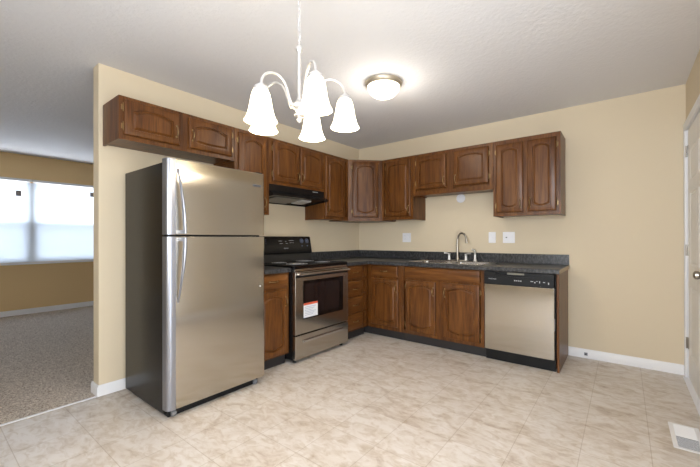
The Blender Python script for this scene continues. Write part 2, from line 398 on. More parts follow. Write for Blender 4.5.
# rails/stiles around six panels, standing 6 mm proud, with a raised field in each panel
cols = [(0.095, dw/2-0.04), (dw/2+0.04, dw-0.095)]; rows = [(0.20, 0.75), (0.92, 1.50), (1.60, 1.84)]
ys = [0.002, cols[0][0], cols[0][1], cols[1][0], cols[1][1], dw]; zs = [0, rows[0][0], rows[0][1], rows[1][0], rows[1][1], rows[2][0], rows[2][1], dh]
for a in range(5):
    for c in range(7):
        if a in (1, 3) and c in (1, 3, 5): 
            y0, y1, z0, z1 = ys[a], ys[a+1], zs[c], zs[c+1]; g1, g2 = 0.014, 0.034
            ring = lambda g, x: [(x, y0+g, z0+g), (x, y1-g, z0+g), (x, y1-g, z1-g), (x, y0+g, z1-g)]
            vs = ring(0, 0.004)+ring(g1, 0.013)+ring(g2, 0.006)
            fs = [(k, (k+1) % 4, 4+(k+1) % 4, 4+k) for k in range(4)]+[(4+k, 4+(k+1) % 4, 8+(k+1) % 4, 8+k) for k in range(4)]+[(8, 9, 10, 11)]
            sl.add(vs, fs)
        else: sl.box(0.004, 0.014, ys[a], ys[a+1], zs[c], zs[c+1])
sl.build('door_slab', DOORW, dr, smooth=0)
for z in (0.23, 0.99, 1.80):
    hb = MB(); hb.lathe([(0.0065, 0), (0.0065, 0.09)], (-0.006, dw+0.004, z), n=10); hb.box(-0.001, 0.0035, dw-0.030, dw+0.002, z, z+0.09)
    hb.build('hinge', NICKEL if z < 1.5 else STEELP, dr)  # top hinge gets a paler metal to imitate a white reflection
kb = MB(); kb.lathe([(0.0, 0.0035), (0.032, 0.0035), (0.032, -0.004), (0.012, -0.010), (0.012, -0.030), (0.022, -0.036), (0.028, -0.046), (0.026, -0.060), (0.014, -0.068), (0.0, -0.069)], (0, 0.062, 0.90), 'x', 20, False)
kb.build('door_knob', NICKEL, dr)

# ---------------------------------------------------------------- cabinets
def panel_door(w, h, t=0.019, arch_top=0.032, arch_bot=0.032, mx=0.047, mt=0.042, groove=True):
    """door in local frame: x 0..w, z 0..h, back at y=0, front at y=-t, with arched raised field"""
    mb = MB(); K = 14
    def outline(g):
        x0, x1 = mx+g, w-mx-g; pts = []
        zb, zt = mt+g, h-mt-g
        for k in range(K+1):
            f = k/K; pts.append((x0+(x1-x0)*f, zb+arch_bot*(1-math.sin(PI*f)**0.8)))
        for k in range(K+1):
            f = k/K; pts.append((x1-(x1-x0)*f, zt-arch_top*(1-math.sin(PI*f)**0.8)))
        return pts
    def rect(g):
        pts = []
        for k in range(K+1): pts.append((g+(w-2*g)*k/K, g))
        for k in range(K+1): pts.append((w-g-(w-2*g)*k/K, h-g))
        return pts
    rings = [(rect(0), 0), (rect(0), -t+0.006), (rect(0.004), -t+0.002), (rect(0.009), -t)]
    if groove: rings += [(outline(0), -t), (outline(0.003), -t+0.009), (outline(0.009), -t+0.009), (outline(0.022), -t+0.0005)]
    n = 2*(K+1); vs = []; fs = []
    for pts, y in rings: vs += [(p[0], y, p[1]) for p in pts]
    for i in range(len(rings)-1):
        for k in range(n): fs.append((i*n+k, i*n+(k+1) % n, (i+1)*n+(k+1) % n, (i+1)*n+k))
    L = (len(rings)-1)*n
    for k in range(K): fs.append((L+k, L+k+1, L+n-2-k, L+n-1-k))
    for k in range(K): fs.append((k+1, k, n-1-k, n-2-k))
    return mb.add(vs, fs)
def pull(parent, x, z, vertical=True, y=0.0):
    """antique bow pull with oval plates, in parent's frame, seated on plane y"""
    mb = MB(); L = 0.048; pts = []
    for k in range(9):
        f = k/8*2-1; pts.append((f*L*0.86, y-0.004-0.019*(1-abs(f)**2.6), 0))
    rad = [0.0034+0.0022*(1-abs(k/8*2-1)) for k in range(9)]
    pts2 = [(x+(0 if vertical else p[0]), p[1], z+(p[0] if vertical else 0)) for p in pts]
    mb.tube(pts2, rad, 8)
    for s_ in (-1, 1):
        cx, cz = (x, z+s_*L*0.86) if vertical else (x+s_*L*0.86, z)
        mb.lathe([(0.008, -0.0001), (0.0078, -0.003), (0.005, -0.0045)], (cx, y, cz), 'y', 12)
    return mb.build('handle', BRASS, parent)
def hinge(parent, side, w, z):
    mb = MB(); x = -0.004 if side == 'l' else w+0.004
    mb.lathe([(0.0045, -0.026), (0.0045, 0.026)], (x, -0.006, z), n=8)
    mb.lathe([(0.002, -0.031), (0.0045, -0.026)], (x, -0.006, z), n=8); mb.lathe([(0.0045, 0.026), (0.002, 0.031)], (x, -0.006, z), n=8)
    xx = (x-0.012, x) if side == 'l' else (x, x+0.012)
    mb.box(xx[0], xx[1], -0.003, -0.0002, z-0.018, z+0.018)
    return mb.build('hinge', BRASS, parent)
def place(o, x, y, z): o.location = (x, y, z); return o
def cab_door(c, x0, x1, z0, z1, yf, hs, hp, lower=False, at=0.032, ab=0.032):
    w, h = x1-x0, z1-z0
    dd = place(panel_door(w, h, arch_top=at, arch_bot=ab).build('door', WOOD, c, smooth=25), x0, yf-0.0006, z0)
    if hs:
        hinge(dd, hs, w, h-0.07 if h > 0.3 else h*0.78); hinge(dd, hs, w, 0.07 if h > 0.3 else h*0.24)
    if hp:
        x = 0.024 if hp == 'l' else w-0.024
        pz = (h-0.10 if lower else 0.085) if h > 0.45 else (0.075 if h > 0.3 else h*0.42)
        pull(dd, x, pz, True, -0.019)
    return dd
def cab_drawer(c, x0, x1, z0, z1, yf, px=True):
    w, h = x1-x0, z1-z0
    dd = place(panel_door(w, h, groove=False).build('drawer' if px else 'false_front', WOODH, c, smooth=25), x0, yf-0.0006, z0)
    if px: pull(dd, w/2, h/2, False, -0.019)
    return dd
def upper(c, w, z0, z1, depth=0.32, stiles=(), rail=0.04):
    e = 0.0006
    mb = MB().box(e, w-e, -0.001, -depth+0.02, 0.012, z1-z0); mb.box(e, 0.015, -0.001, -depth+0.02, 0, 0.012); mb.box(w-0.015, w-e, -0.001, -depth+0.02, 0, 0.012)
    mb.build('cabinet_box', WOOD, c)
    frame(c, w, 0, z1-z0, depth, stiles, rail)
def frame(c, w, z0, z1, depth, stiles, rail, botrail=None, mids=(), sw=0.036):
    e = 0.0006; y0, y1 = -depth+0.0195, -depth
    mb = MB(); br = botrail or rail
    mb.box(e, sw, y0, y1, z0, z1); mb.box(w-sw, w-e, y0, y1, z0, z1)
    mb.box(sw, w-sw, y0, y1, z1-rail, z1); mb.box(sw, w-sw, y0, y1, z0, z0+br)
    for s_ in stiles: mb.box(s_[0], s_[1], y0, y1, z0+br, z1-rail)
    for m0, m1 in mids: mb.box(sw, w-sw, y0+0.0004, y1+0.0004, m0, m1)
    mb.build('face_frame', WOOD, c)

UT = 2.134
R90, R45 = PI/2, PI/4
GU = 'wall cabinets above the worktops'
# range wall, left to right (origin at lower left back corner, local x runs along the wall)
def rcab(label, y0, z0, group=GU): return thing('wall_cabinet', label, 'cabinet', (0.0005, y0, z0), R90, group)
c = rcab('two-door wall cabinet high above the refrigerator', -3.056, 1.835)
upper(c, 0.868, 1.835, UT, stiles=((0.40, 0.47),))
cab_door(c, 0.030, 0.396, 0.033, 0.275, -0.32, 'l', 'r', at=0.03, ab=0.0)
cab_door(c, 0.470, 0.838, 0.033, 0.275, -0.32, 'r', 'l', at=0.03, ab=0.008)
c = rcab('tall narrow single-door wall cabinet between refrigerator and range hood', -2.186, 1.38)
upper(c, 0.368, 1.38, UT)
cab_door(c, 0.036, 0.332, 0.030, 0.722, -0.32, 'l', 'r')
c = rcab('short two-door wall cabinet directly above the black range hood', -1.816, 1.686)
upper(c, 0.762, 1.686, UT, stiles=((0.36, 0.40),))
cab_door(c, 0.036, 0.376, 0.030, 0.420, -0.32, 'l', 'r', ab=0.012)
cab_door(c, 0.392, 0.730, 0.030, 0.420, -0.32, 'r', 'l', ab=0.012)
c = rcab('dark single-door wall cabinet between range hood and the corner cabinet', -1.052, 1.372)
upper(c, 0.435, 1.372, UT)
cab_door(c, 0.012, 0.350, 0.038, 0.728, -0.32, 'r', 'l')
# diagonal corner cabinet
c = thing('wall_cabinet', 'diagonal corner wall cabinet with a pale sheen on its door', 'cabinet', (0.0005, -0.0005, 1.372), 0, GU)
zt = UT-1.372
MB().prism([(0, 0), (0, -0.6155), (0.304, -0.6155), (0.6155, -0.304), (0.6155, 0)], 'z', 0.0, zt).build('cabinet_box', WOOD, c)
ff = MB(); fw = math.hypot(0.3115, 0.3115)
for (a, b, z0, z1) in ((0, 0.045, 0, zt), (fw-0.045, fw, 0, zt), (0.045, fw-0.045, 0, 0.04), (0.045, fw-0.045, zt-0.04, zt)): ff.box(a, b, 0.0, -0.018, z0, z1)
fo = ff.build('face_frame', WOOD, c); fo.location = (0.304+0.0004, -0.6155-0.0004, 0); fo.rotation_euler = (0, 0, R45)
dd = panel_door(0.318, 0.69).build('door', WOOD, c, smooth=25); dd.rotation_euler = (0, 0, R45)
n_ = Vector((0.7071, -0.7071, 0)); t_ = Vector((0.7071, 0.7071, 0)); p = Vector((0.3044, -0.6159, 0.045))+n_*0.0186+t_*((fw-0.318)/2); dd.location = p
hinge(dd, 'l', 0.318, 0.62); hinge(dd, 'l', 0.318, 0.07); pull(dd, 0.294, 0.085, True, -0.019)
# sink wall
def scab(label, x0, z0): return thing('wall_cabinet', label, 'cabinet', (x0, -0.0005, z0), 0, GU)
c = scab('tall single-door wall cabinet right of the diagonal corner cabinet', 0.618, 1.378)
upper(c, 0.450, 1.378, UT)
cab_door(c, 0.065, 0.418, 0.038, 0.722, -0.32, 'l', 'r')
c = scab('short wide two-door wall cabinet above the sink', 1.070, 1.655)
upper(c, 0.924, 1.655, UT, stiles=((0.42, 0.50),), rail=0.04)
B(0.0006, 0.9234, -0.3005, -0.3405, -0.006, 0.004).build('valance', WOODH, c)
cab_door(c, 0.042, 0.416, 0.068, 0.445, -0.32, 'l', 'r', ab=0.0, at=0.022)
cab_door(c, 0.505, 0.880, 0.068, 0.445, -0.32, 'r', 'l', ab=0.0, at=0.022)
c = scab('tall two-door wall cabinet at the right end, above the dishwasher', 1.996, 1.372)
upper(c, 0.606, 1.372, UT, stiles=((0.28, 0.33),))
cab_door(c, 0.034, 0.286, 0.036, 0.718, -0.32, 'l', 'r', at=0.026, ab=0.026)
cab_door(c, 0.324, 0.570, 0.036, 0.718, -0.32, 'r', 'l', at=0.026, ab=0.026)

# base cabinets
GB = 'base cabinets under the worktop'
BTOP = 0.8445
def base(c, w, d=0.60, x0=0.0, stiles=(), mids=(), sw=0.036, fx=None, cut=None):
    e = 0.0006
    if cut:   # sink base: open top with room for the bowls
        mb = MB().box(e, w-e, -0.002, -d+0.02, 0.101, 0.12); mb.box(e, 0.018, -0.002, -d+0.02, 0.12, BTOP); mb.box(w-0.018, w-e, -0.002, -d+0.02, 0.12, BTOP); mb.box(0.018, w-0.018, -0.002, -0.012, 0.12, BTOP)
        mb.build('cabinet_box', WOOD, c)
    else: MB().box(e, w-e, -0.002, -d+0.02, 0.101, BTOP).build('cabinet_box', WOOD, c)
    B(e, w-e, -0.002, -d+0.055, 0.0005, 0.1005).build('toe_kick', TOE, c)
    a, b = fx or (0, w)
    fo = bpy.data.objects
    y0, y1 = -d+0.0195, -d
    mb = MB()
    mb.box(a+e, a+sw, y0, y1, 0.101, BTOP); mb.box(b-sw, b-e, y0, y1, 0.101, BTOP)
    mb.box(a+sw, b-sw, y0, y1, BTOP-0.02, BTOP); mb.box(a+sw, b-sw, y0, y1, 0.101, 0.14)
    for s_ in stiles: mb.box(s_[0], s_[1], y0, y1, 0.14, BTOP-0.02)
    for m0, m1 in mids: mb.box(a+sw, b-sw, y0+0.0004, y1+0.0004, m0, m1)
    mb.build('face_frame', WOOD, c)
c = thing('base_cabinet', 'narrow base cabinet between refrigerator and range, one drawer over one door', 'cabinet', (0.0005, -2.186, 0), R90, GB)
base(c, 0.370, mids=((0.68, 0.72),))
cab_drawer(c, 0.030, 0.345, 0.712, 0.836, -0.60)
cab_door(c, 0.030, 0.345, 0.118, 0.686, -0.60, 'l', 'r', True)
c = thing('base_cabinet', 'narrow stack of four small drawers right of the range', 'cabinet', (0.0005, -1.044, 0), R90, GB)
base(c, 0.4415, mids=((0.66, 0.70), (0.475, 0.51), (0.285, 0.32)))
for z0, z1 in ((0.694, 0.838), (0.491, 0.664), (0.306, 0.482), (0.122, 0.296)): cab_drawer(c, 0.052, 0.325, z0, z1, -0.60)
c = thing('base_cabinet', 'corner base cabinet with one drawer over one door, left of the sink cabinet', 'cabinet', (0.0005, -0.0005, 0), 0, GB)
base(c, 1.068, fx=(0.6225, 1.068), mids=((0.68, 0.72),))
cab_drawer(c, 0.662, 1.028, 0.712, 0.838, -0.60)
cab_door(c, 0.662, 1.034, 0.145, 0.685, -0.60, None, 'r', True)
c = thing('base_cabinet', 'wide two-door base cabinet under the sink', 'cabinet', (1.070, -0.0005, 0), 0, GB)
base(c, 0.924, stiles=((0.42, 0.50),), mids=((0.68, 0.72),), cut=True)
cab_drawer(c, 0.048, 0.884, 0.716, 0.838, -0.60, px=False)
cab_door(c, 0.060, 0.420, 0.136, 0.692, -0.60, 'l', 'r', True)
cab_door(c, 0.502, 0.880, 0.136, 0.692, -0.60, 'r', 'l', True)
tag(B(2.602, 2.621, -0.0015, -0.585, 0.0005, BTOP).build('end_panel', WOOD, None, 0.001), 'wooden end panel standing at the right side of the dishwasher', 'cabinet panel')

# ---------------------------------------------------------------- worktops
def cells(xs, ys, keep, z0, z1):
    mb = MB(); ix = {}
    def V(i, j, k):
        if (i, j, k) not in ix: ix[(i, j, k)] = len(mb.v); mb.v.append((xs[i], ys[j], (z0, z1)[k]))
        return ix[(i, j, k)]
    K = lambda i, j: 0 <= i < len(xs)-1 and 0 <= j < len(ys)-1 and keep((xs[i]+xs[i+1])/2, (ys[j]+ys[j+1])/2)
    for i in range(len(xs)-1):
        for j in range(len(ys)-1):
            if not K(i, j): continue
            mb.f.append((V(i,j,1), V(i+1,j,1), V(i+1,j+1,1), V(i,j+1,1))); mb.f.append((V(i,j,0), V(i,j+1,0), V(i+1,j+1,0), V(i+1,j,0)))
            if not K(i-1, j): mb.f.append((V(i,j,0), V(i,j,1), V(i,j+1,1), V(i,j+1,0)))
            if not K(i+1, j): mb.f.append((V(i+1,j,0), V(i+1,j+1,0), V(i+1,j+1,1), V(i+1,j,1)))
            if not K(i, j-1): mb.f.append((V(i,j,0), V(i+1,j,0), V(i+1,j,1), V(i,j,1)))
            if not K(i, j+1): mb.f.append((V(i,j+1,0), V(i,j+1,1), V(i+1,j+1,1), V(i+1,j+1,0)))
    return mb
ZC0, ZC1 = 0.846, 0.886
SX0, SX1, SY0, SY1 = 1.115, 1.975, -0.585, -0.075
XR = 2.632
ct = thing('countertop', 'long L-shaped dark speckled worktop running round the corner under the sink', 'countertop', (0, 0, ZC0))
h0, h1, k0, k1 = SX0+0.02, SX1-0.02, SY0+0.02, SY1-0.02
def keep(x, y):
    if h0 < x < h1 and k0 < y < k1: return False
    return y > -0.64 or x < 0.64
cells([0.0008, 0.64, h0, h1, XR], [-1.046, -0.64, k0, k1, -0.0008], keep, 0, ZC1-ZC0).build('worktop', COUNTER, ct, 0.006)
bs = MB(); bs.box(0.0008, 0.02, -1.046, -0.0008, ZC1-ZC0+0.0003, 0.14); bs.box(0.02, XR, -0.02, -0.0008, ZC1-ZC0+0.0003, 0.14)
bs.build('backsplash', COUNTER, ct, 0.003)
B(XR+0.0002, XR+0.0012, -0.634, -0.001, 0.003, ZC1-ZC0-0.002).build('end_strip', TAN, ct, label='bare tan edge strip')
c2 = thing('countertop', 'short dark speckled worktop between refrigerator and range', 'countertop', (0, -2.186, ZC0))
B(0.0008, 0.64, 0.0006, 0.370, 0, ZC1-ZC0).build('worktop', COUNTER, c2, 0.006)
B(0.0008, 0.02, 0.0006, 0.370, ZC1-ZC0+0.0003, 0.14).build('backsplash', COUNTER, c2, 0.003)

# sink
sk = thing('kitchen_sink', 'stainless double-bowl sink set in the dark worktop', 'sink', (SX0, SY0, ZC1))
SW, SD = SX1-SX0, SY1-SY0
bowls = [(0.035, SW/2-0.02, 0.035, SD-0.10), (SW/2+0.02, SW-0.035, 0.035, SD-0.10)]
xs = [0, bowls[0][0], bowls[0][1], bowls[1][0], bowls[1][1], SW]; ysk = [0, 0.035, SD-0.10, SD]
inb = lambda x, y: any(a < x < b and c_ < y < e_ for a, b, c_, e_ in bowls)
cells(xs, ysk, lambda x, y: not inb(x, y), 0.0006, 0.008).build('rim', STEELP, sk, 0.004)
for (a, b, c_, e_) in bowls:
    def rr(g, z, rad=0.05, n=6):
        out = []
        x0, x1, y0, y1 = a+g, b-g, c_+g, e_-g; q = max(rad-g, 0.012)
        for cx_, cy_, a0 in ((x1-q, y1-q, 0), (x0+q, y1-q, PI/2), (x0+q, y0+q, PI), (x1-q, y0+q, 1.5*PI)):
            for k in range(n+1): out.append((cx_+q*math.cos(a0+PI/2*k/n), cy_+q*math.sin(a0+PI/2*k/n), z))
        return out
    mb = MB(); rings = [rr(0.0, 0.0055, 0.02), rr(0.003, -0.004), rr(0.012, -0.14), rr(0.04, -0.165), rr(0.06, -0.166), rr(0.041, -0.168), rr(0.013, -0.143), rr(0.001, -0.004)]
    n = len(rings[0]); vs = [q for rg in rings for q in rg]; fs = []
    for i in range(4):
        for k in range(n): fs.append((i*n+k, i*n+(k+1) % n, (i+1)*n+(k+1) % n, (i+1)*n+k))
    fs.append(tuple(range(4*n, 5*n)))
    mb.add(vs[:5*n], fs)
    o = mb.build('bowl', STEELP, sk); so = o.modifiers.new('thickness', 'SOLIDIFY'); so.thickness = 0.0015
    MB().lathe([(0.0, -0.1655), (0.02, -0.1655), (0.038, -0.163), (0.04, -0.1655)], ((a+b)/2, (c_+e_)/2, 0), n=20, cap=False).build('drain', NICKEL, sk)
# faucet on the sink deck
fz = ZC1+0.0085
fc = thing('faucet', 'high-arc brushed nickel faucet with two handles standing behind the sink', 'faucet', (1.53, -0.115, fz))
MB().prism([(x*0.125*1.0, y*0.027) for x, y in [(math.copysign(abs(math.cos(a))**0.5, math.cos(a)), math.copysign(abs(math.sin(a))**0.8, math.sin(a))) for a in [2*PI*k/28 for k in range(28)]]], 'z', 0.0, 0.010).build('base_plate', NICKEL, fc, 0.003)
ps = [(0, 0, z) for z in (0.010, 0.06, 0.12, 0.18, 0.23)]; dx, dy = 0.95, -0.25
for k in range(1, 15):
    a = PI*k/14; ps.append((dx*(0.062-0.062*math.cos(a)), dy*(0.062-0.062*math.cos(a)), 0.23+0.085*math.sin(a)))
ps += [(dx*0.126, dy*0.126, 0.215), (dx*0.129, dy*0.129, 0.20)]
MB().tube(ps, [0.012]*4+[0.011]*(len(ps)-6)+[0.0125, 0.0125], 14).build('spout', NICKEL, fc)
MB().lathe([(0.020, 0.010), (0.018, 0.025), (0.014, 0.045)], n=18).build('collar', NICKEL, fc)
for s_ in (-1, 1):
    mb = MB(); mb.lathe([(0.019, 0.010), (0.016, 0.03), (0.014, 0.065), (0.016, 0.075), (0.010, 0.082)], (s_*0.10, 0, 0), n=18)
    mb.tube([(s_*0.10, 0, 0.078), (s_*0.125, -0.005, 0.084), (s_*0.158, -0.012, 0.086)], [0.007, 0.006, 0.008], 10)
    mb.build('handle', NICKELB, fc)
sp = thing('side_sprayer', 'small upright nickel side sprayer right of the faucet', 'sprayer', (1.735, -0.115, fz))
MB().lathe([(0.021, 0.0), (0.019, 0.012), (0.013, 0.028), (0.012, 0.075)], n=16).build('holder', NICKELB, sp)
mb = MB().lathe([(0.011, 0.0755), (0.013, 0.10), (0.010, 0.118)], n=16); mb.tube([(0, 0, 0.10), (-0.012, -0.004, 0.124), (-0.034, -0.010, 0.132)], [0.012, 0.014, 0.013], 12)
mb.build('spray_head', NICKEL, sp)

# ---------------------------------------------------------------- refrigerator
fg = thing('refrigerator', 'tall top-freezer stainless refrigerator with charcoal sides', 'refrigerator', (0.045, -2.94, 0))
FW = 0.735
B(0, 0.655, 0.012, FW-0.012, 0.022, 1.648).build('cabinet_body', FRSIDE, fg, 0.006)
B(0.10, 0.672, 0.03, FW-0.03, 0.001, 0.058).build('kick_grille', BLACKM, fg, 0.003)
for y in (0.06, FW-0.06): MB().lathe([(0.018, -0.014), (0.02, -0.010), (0.02, 0.010), (0.018, 0.014)], (0.675, y, 0.0205), 'y', 16).build('roller', mat('grey_roller', srgb(120, 122, 126), 0.4), fg)
def fdoor(z0, z1):
    prof = []; x0, x1, R = 0.667, 0.728, 0.028
    prof.append((x0, 0.0)); 
    for k in range(7): a = PI/2*k/6; prof.append((x1-R+R*math.sin(a), R-R*math.cos(a)))
    for k in range(7): a = PI/2*k/6; prof.append((x1-R*0.5+R*0.5*math.cos(a), FW-R*0.5+R*0.5*math.sin(a)))
    prof.append((x0, FW))
    return MB().prism(prof, 'z', z0, z1)
for z0, z1 in ((1.178, 1.664), (0.062, 1.166)):
    dd = fdoor(z0, z1).build('door', STEEL, fg, 0.002)
    # silver edge moulding down the handle side
    R = 0.030; pr = [(0.6665, -0.0015)]
    for k in range(7): a = PI/2*k/6; pr.append((0.7305-R+R*math.sin(a), R-0.0015-R*math.cos(a)))
    pr += [(0.7305, 0.052), (0.7285, 0.0535), (0.7283, 0.030), (0.6665, 0.0)]
    MB().prism(pr, 'z', z0+0.001, z1-0.001).build('edge_moulding', SILVER, dd)
    up = z0 > 1
    hp = []; n = 14
    for k in range(n+1):
        f = k/n    # 0 at the split, 1 at the far end
        z = (z0+0.008+0.415*f) if up else (z1-0.008-0.415*f)
        x = 0.728+0.052*math.cos(PI/2*min(1, f**1.6))+0.008
        hp.append((x, 0.083-0.018*math.sin(PI*f*0.5)**2, z))
    mb = MB().tube(hp, [0.016]*4+[0.015-0.0008*k for k in range(n-3)], 12, flat=0.62)
    mb.box(0.7295, 0.775, 0.074, 0.092, (z0+0.006 if up else z1-0.030), (z0+0.030 if up else z1-0.006))
    mb.build('handle', SILVER, dd)
B(0.655, 0.668, 0.01, FW-0.01, 1.166, 1.178).build('divider', BLACKM, fg)
B(0.655, 0.6668, 0.015, FW-0.015, 0.070, 1.655).build('gasket', BLACKM, fg)
bd = B(0.7285, 0.7302, 0.625, 0.700, 1.556, 1.572).build('badge', SILVER, fg, 0.0006)
text('lettering', 'FRIGIDAIRE', 0.0125, BLACKM, bd, (0.7306, 0.6625, 1.564), (PI/2, 0, PI/2), sx=1.0)
MB().lathe([(0.006, -0.002), (0.006, 0.002), (0.004, 0.003)], (0.7285, 0.69, 0.779), 'x', 12).build('hole_plug', PLATE, fg)
hgb = MB().box(0.60, 0.71, FW-0.07, FW-0.01, 1.6655, 1.675); hgb.build('top_hinge', FRSIDE, fg, 0.003)

# ---------------------------------------------------------------- range
RW = 0.756; RY = -1.8105
rg = thing('range', 'stainless electric range with black cooktop and raised black control panel', 'stove', (0.012, RY, 0))
B(0.03, 0.626, 0.004, RW-0.004, 0.035, 0.868).build('body', BLACK, rg)
B(0.008, 0.655, 0.0, RW, 0.870, 0.903).build('cooktop', BLACKG, rg, 0.006)
for (x, y, rad) in ((0.20, 0.20, 0.075), (0.20, 0.56, 0.10), (0.47, 0.20, 0.105), (0.47, 0.56, 0.08)):
    mb = MB()
    for r0, r1 in ((rad*0.93, rad), (rad*0.62, rad*0.70), (rad*0.25, rad*0.40)):
        mb.lathe([(r0, 0.9032), (r0, 0.9038), (r1, 0.9038), (r1, 0.9032)], (x, y, 0), n=40, cap=False)
    mb.build('burner_ring', PRINT, rg)
# backguard, its base a greyer black than the panel
MB().prism([(0.0, 0.904), (0.085, 0.904), (0.080, 0.985), (0.0, 0.985)], 'y', 0.0, RW-0.002).build('backguard_base', mat('dark_grey_enamel', srgb(42, 42, 42), 0.35), rg, 0.003)
pn = MB().prism([(-0.001, 0.9855), (0.100, 0.9855), (0.104, 1.000), (0.072, 1.165), (0.060, 1.175), (-0.001, 1.175)], 'y', -0.004, RW+0.006).build('control_panel', BLACK, rg, 0.004)
tl = math.atan2(0.032, 0.165)
def pface(z, off=0.001): return 0.104-(z-1.0)*0.032/0.165+off
def dash(y0, y1, z, m_=PRINT, h=0.004):
    x = pface(z); mb = MB().prism([(x-0.0012, z-h/2), (x, z-h/2), (x-0.0006, z+h/2), (x-0.0018, z+h/2)], 'y', y0, y1); mb.build('printed_mark', m_, pn)
for y0, y1, z in ((0.29, 0.335, 1.125), (0.30, 0.34, 1.098), (0.38, 0.395, 1.12), (0.385, 0.41, 1.098), (0.43, 0.50, 1.13), (0.44, 0.47, 1.105), (0.48, 0.50, 1.105)): dash(y0, y1, z)
for y in (0.06, 0.09, 0.12):
    for z in (1.14, 1.12, 1.10): dash(y, y+0.008, z, PRINTB)
dash(0.08, 0.10, 1.065)
for y in (0.62, 0.70):
    z = 1.125; x = pface(z, 0.0005)
    mb = MB().lathe([(0.026, -0.001), (0.026, 0.0012), (0.022, 0.0012), (0.022, -0.001)], (0, 0, 0), 'x', 24, False)
    mb.box(0.0, 0.0014, -0.012, -0.003, -0.012, 0.012); mb.box(0.0, 0.0014, 0.003, 0.012, -0.010, 0.014)
    o = mb.build('printed_dial', PRINTB, pn); o.location = (x, y, z); o.rotation_euler = (0, -tl, 0)
    dash(y-0.008, y+0.006, 1.068, PRINTB, 0.010)
text('lettering', 'FRIGIDAIRE', 0.013, PRINT, pn, (pface(1.045), 0.38, 1.045), (PI/2-tl, 0, PI/2))
# oven door
XD = 0.668
dd = MB()
ob = B(0.628, XD, 0.006, RW-0.006, 0.268, 0.845).build('oven_door', STEEL, rg, 0.004)
B(0.6275, 0.655, 0.010, RW-0.010, 0.848, 0.8695).build('vent_trim', STEEL, rg, 0.002)
WY0, WY1, WZa, WZb = 0.100, 0.665, 0.400, 0.757
wb = MB()
wb.box(XD+0.0003, XD+0.003, WY0, WY1, WZa, WZa+0.035); wb.box(XD+0.0003, XD+0.003, WY0, WY1, WZb-0.03, WZb)
wb.box(XD+0.0003, XD+0.003, WY0, WY0+0.025, WZa+0.035, WZb-0.03); wb.box(XD+0.0003, XD+0.003, WY1-0.055, WY1, WZa+0.035, WZb-0.03)
wb.build('window_border', BLACKG, ob)
B(XD+0.0003, XD+0.0022, WY0+0.025, WY1-0.055, WZa+0.035, WZb-0.03).build('window_glass', OVEN, ob)
hh = MB().tube([(XD+0.038, 0.030, 0.822), (XD+0.040, RW/2, 0.824), (XD+0.038, RW-0.030, 0.822)], 0.0105, 12)
for y in (0.05, RW-0.05): hh.box(XD+0.0005, XD+0.036, y-0.012, y+0.012, 0.815, 0.832)
hh.build('handle', STEELP, ob)
B(XD+0.0003, XD+0.0015, 0.012, RW-0.012, 0.790, 0.812).build('handle_shadow', BLACKM, ob)  # dark strip on the door front standing in for the handle's shadow
lb = B(XD+0.0034, XD+0.0044, 0.102, 0.285, 0.412, 0.548).build('energy_label', PAPER, ob, label='white paper label with a red band')
B(XD+0.0045, XD+0.0052, 0.102, 0.285, 0.528, 0.548).build('red_band', PAPERR, lb)
mb = MB()
for k in range(6): mb.box(XD+0.0045, XD+0.0049, 0.115, 0.26-0.02*(k % 3), 0.508-k*0.015, 0.512-k*0.015)
mb.build('print_lines', mat('grey_blue_print', srgb(140, 150, 172), 0.6), lb)
db = B(0.628, XD-0.002, 0.006, RW-0.006, 0.040, 0.257).build('storage_drawer', STEEL, rg, 0.004)
hh = MB().box(XD+0.0, XD+0.018, 0.105, 0.665, 0.188, 0.206); hh.box(XD-0.0015, XD+0.002, 0.10, 0.67, 0.180, 0.212)
hh.build('handle', STEELP, db, 0.003)
for x in (0.08, 0.60):
    for y in (0.05, RW-0.05): MB().lathe([(0.018, 0.001), (0.018, 0.012), (0.010, 0.014), (0.010, 0.036)], (x, y, 0), n=14).build('foot', BLACKM, rg)

# range hood
hd = thing('range_hood', 'black under-cabinet range hood over the stove', 'range hood', (0.0008, -1.8150, 1.530))
HW = 0.7595
MB().prism([(0, 0.155), (0.318, 0.155), (0.318, 0.095), (0.385, 0.058), (0.385, 0.040), (0.372, 0.040), (0.372, 0.048), (0.018, 0.012), (0.018, 0.0), (0, 0.0)], 'y', 0, HW).build('hood_shell', BLACK, hd, 0.0)
for y in (0.0, HW-0.008): MB().prism([(0.0181, 0.0), (0.372, 0.038), (0.372, 0.048), (0.018, 0.012)], 'y', y, y+0.008).build('side_lip', BLACK, hd)
def ux(x): return 0.012+(x-0.018)*0.036/0.354
MB().prism([(0.04, ux(0.04)-0.0006), (0.30, ux(0.30)-0.0006), (0.30, ux(0.30)-0.006), (0.04, ux(0.04)-0.006)], 'y', 0.09, 0.43).build('grease_filter', FILTER, hd)
MB().prism([(0.10, ux(0.10)-0.0006), (0.28, ux(0.28)-0.0006), (0.27, ux(0.27)-0.012), (0.11, ux(0.11)-0.012)], 'y', 0.46, 0.60).build('light_lens', LENS, hd)
text('lettering', 'FRIGIDAIRE', 0.016, PRINT, hd, (0.3190, 0.62, 0.135), (PI/2, 0, PI/2))

